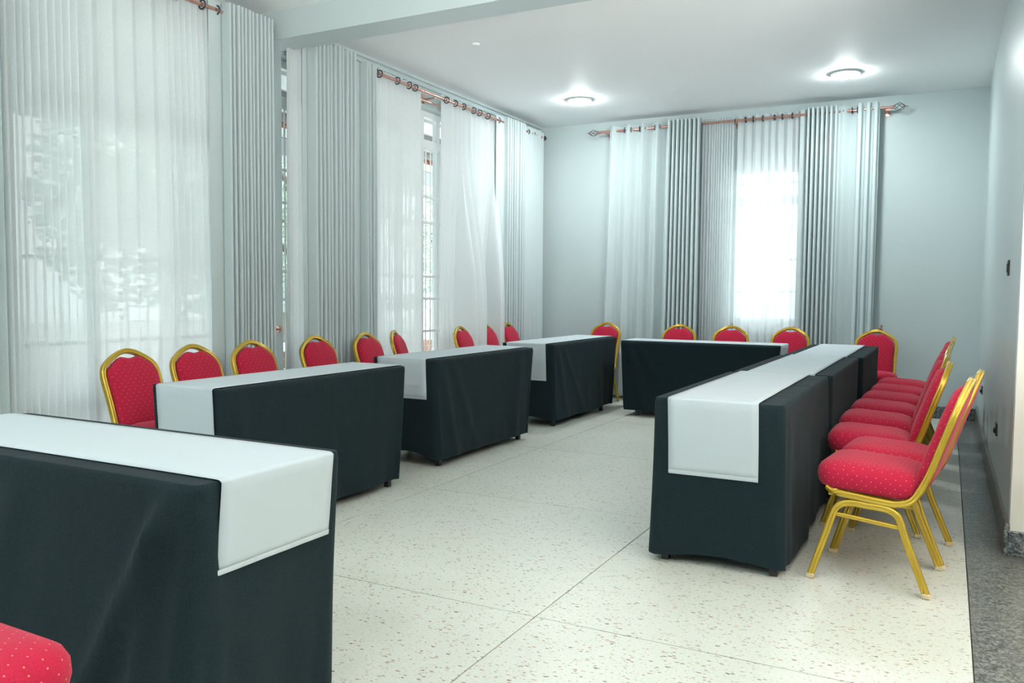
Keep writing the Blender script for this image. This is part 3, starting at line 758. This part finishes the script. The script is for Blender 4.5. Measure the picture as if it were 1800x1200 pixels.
# ------------------------------------------------------------------ outside the windows
g = MB().box(-30, -4.79, -12, 32, -.3, -.05).build('ground_outside', M_pave); g['kind'] = 'structure'
g = MB().box(-4.79, 12, 9.52, 32, -.3, -.05).build('ground_behind', M_pave); g['kind'] = 'structure'
cn = empty('verandah_canopy', (-6.8, 9.0, 0)); tag(cn, 'white timber and terracotta verandah eave seen through the window slit', 'canopy')  # near stretch is unseen, lengthened to dim daylight on the near sheers
MB().box(-.03, .03, -9.5, 5.5, 3.5, 3.66, .004).build('fascia_board', M_white, cn)
MB().box(-.05, .05, -9.5, 5.5, 2.96, 3.06, .004).build('white_beam', M_white, cn)
MB().box(-.02, .02, -9.5, 5.5, 2.76, 2.955, .004).build('soffit_board', M_soffit, cn)
MB().box(-.05, .05, -9.5, 5.5, 2.67, 2.755, .004).build('white_beam', M_white, cn)
tl_me = MB().sweep([(0, 0, 0), (.38, 0, .16)], [(.0, .0), (.06, .035), (.12, .0), (.11, -.012), (.06, .022), (.01, -.012)], ref=(0, 1, 0)).mesh('roof_tile', M_terra)
for rrow in range(2):
    for k in range(95):
        o = bpy.data.objects.new('roof_tile', tl_me); COL.objects.link(o); o.parent = cn; o.location = (-.08+.0*rrow, -9.4+k*.155, 3.10+rrow*.17); o.rotation_euler = (0, 0, PI if rrow % 2 else PI)
for k in range(10): MB().box(-.035, .035, -8.75+k*1.55-.035, -8.75+k*1.55+.035, -.06, 2.67, .005).build('post', M_white, cn)
MB().box(-.34, -.30, -9.5, 5.5, 3.0, 3.66).build('light_blocking_board', M_soffit, cn)  # added behind the tiles to block sky light through the gaps
MB().box(-.34, 1.95, -9.5, 5.5, 3.66, 3.70).build('canopy_roof', M_soffit, cn)
rl = empty('verandah_railing', (-6.5, 8.6, 0)); tag(rl, 'white verandah railing above the low brick wall outside the left window', 'railing')
MB().box(-.03, .03, -2.6, 3.4, 1.13, 1.19, .004).build('top_rail', M_white, rl); MB().box(-.03, .03, -2.6, 3.4, .98, 1.08, .004).build('lower_rail', M_white, rl)
for k in range(16): MB().box(-.02, .02, -2.55+k*.39-.02, -2.55+k*.39+.02, .56, 1.13, .003).build('baluster', M_white, rl)
bw = empty('brick_wall', (-6.5, 8.6, -.05)); tag(bw, 'low red brick wall below the white railing outside', 'brick wall')
MB().box(-.05, .05, -2.6, 3.4, 0, .60).build('mortar', M_mortar, bw)
br_me = MB().box(-.057, .057, -.105, .105, -.032, .032, .004).mesh('brick', M_brick)
rb = random.Random(4)
for rr in range(8):
    for k in range(27):
        y = -2.48+k*.221+(.11 if rr % 2 else 0)
        if y > 3.29: continue
        o = bpy.data.objects.new('brick', br_me); COL.objects.link(o); o.parent = bw; o.location = (rb.uniform(-.003, .003), y, .038+rr*.0745)
def tree(loc, h, rad, seed, lb):
    r = empty('garden_tree', loc); tag(r, lb, 'tree', 'trees outside the windows'); rn = random.Random(seed)
    t = MB(); t.sweep(bez([(0, 0, 0), (.08, .05, h*.3), (-.05, .1, h*.6), (.05, 0, h*.85)], 4), circ(1.0), ref=(1, 0, 0), scale=[.15-.1*i/12 for i in range(13)])
    for k in range(9):
        a = rn.uniform(0, 6.28); z0 = h*rn.uniform(.35, .7)
        t.sweep([(0, 0, z0), (rad*.4*math.cos(a), rad*.4*math.sin(a), z0+h*.12), (rad*.8*math.cos(a), rad*.8*math.sin(a), z0+h*.16)], circ(1.0)[::2], scale=[.05, .035, .012])
    t.build('trunk', M_bark, r)
    f = MB()
    for k in range(5200):
        while True:
            p = Vector((rn.uniform(-1, 1), rn.uniform(-1, 1), rn.uniform(-1, 1)))
            if p.length < 1 and noise.noise(p*2.3+Vector((seed, 0, 0))) > -.12: break
        c = Vector((p.x*rad, p.y*rad, h*.58+p.z*h*.42)); u = Vector((rn.gauss(0, 1), rn.gauss(0, 1), rn.gauss(0, .5))).normalized(); w = u.cross(Vector((rn.gauss(0, 1), rn.gauss(0, 1), rn.gauss(0, 1)))).normalized()
        s = rn.uniform(.05, .09)
        f.add([c-u*s*1.4, c-w*s*.55, c+u*s*1.4, c+w*s*.55], [(0, 1, 2, 3)])
    fo = f.build('foliage', M_leaf, r); fo['kind'] = 'stuff'
tree((-10.5, 11.6, -.05), 5.0, 1.9, 1, 'leafy green tree seen through the window slit by the pier')
tree((-14.5, 15.5, -.05), 5.5, 2.2, 2, 'leafy green tree behind the railing, deeper in the garden')
tree((-10.3, 17.2, -.05), 5.0, 1.8, 3, 'pale leafy tree seen through the barred window gap')
tree((-9.6, 8.0, -.05), 4.5, 1.7, 4, 'leafy garden tree outside the sheer curtains at the left')
tree((-9.1, 3.5, -.05), 4.6, 1.7, 5, 'unseen leafy tree added to dim the daylight outside the wide luminous sheer')  # added to hold back daylight from the wide sheer
tree((-9.8, -.3, -.05), 4.8, 1.8, 6, 'unseen leafy tree added to dim the daylight, farthest towards the near end of the garden')  # second added tree, also there to cut the daylight
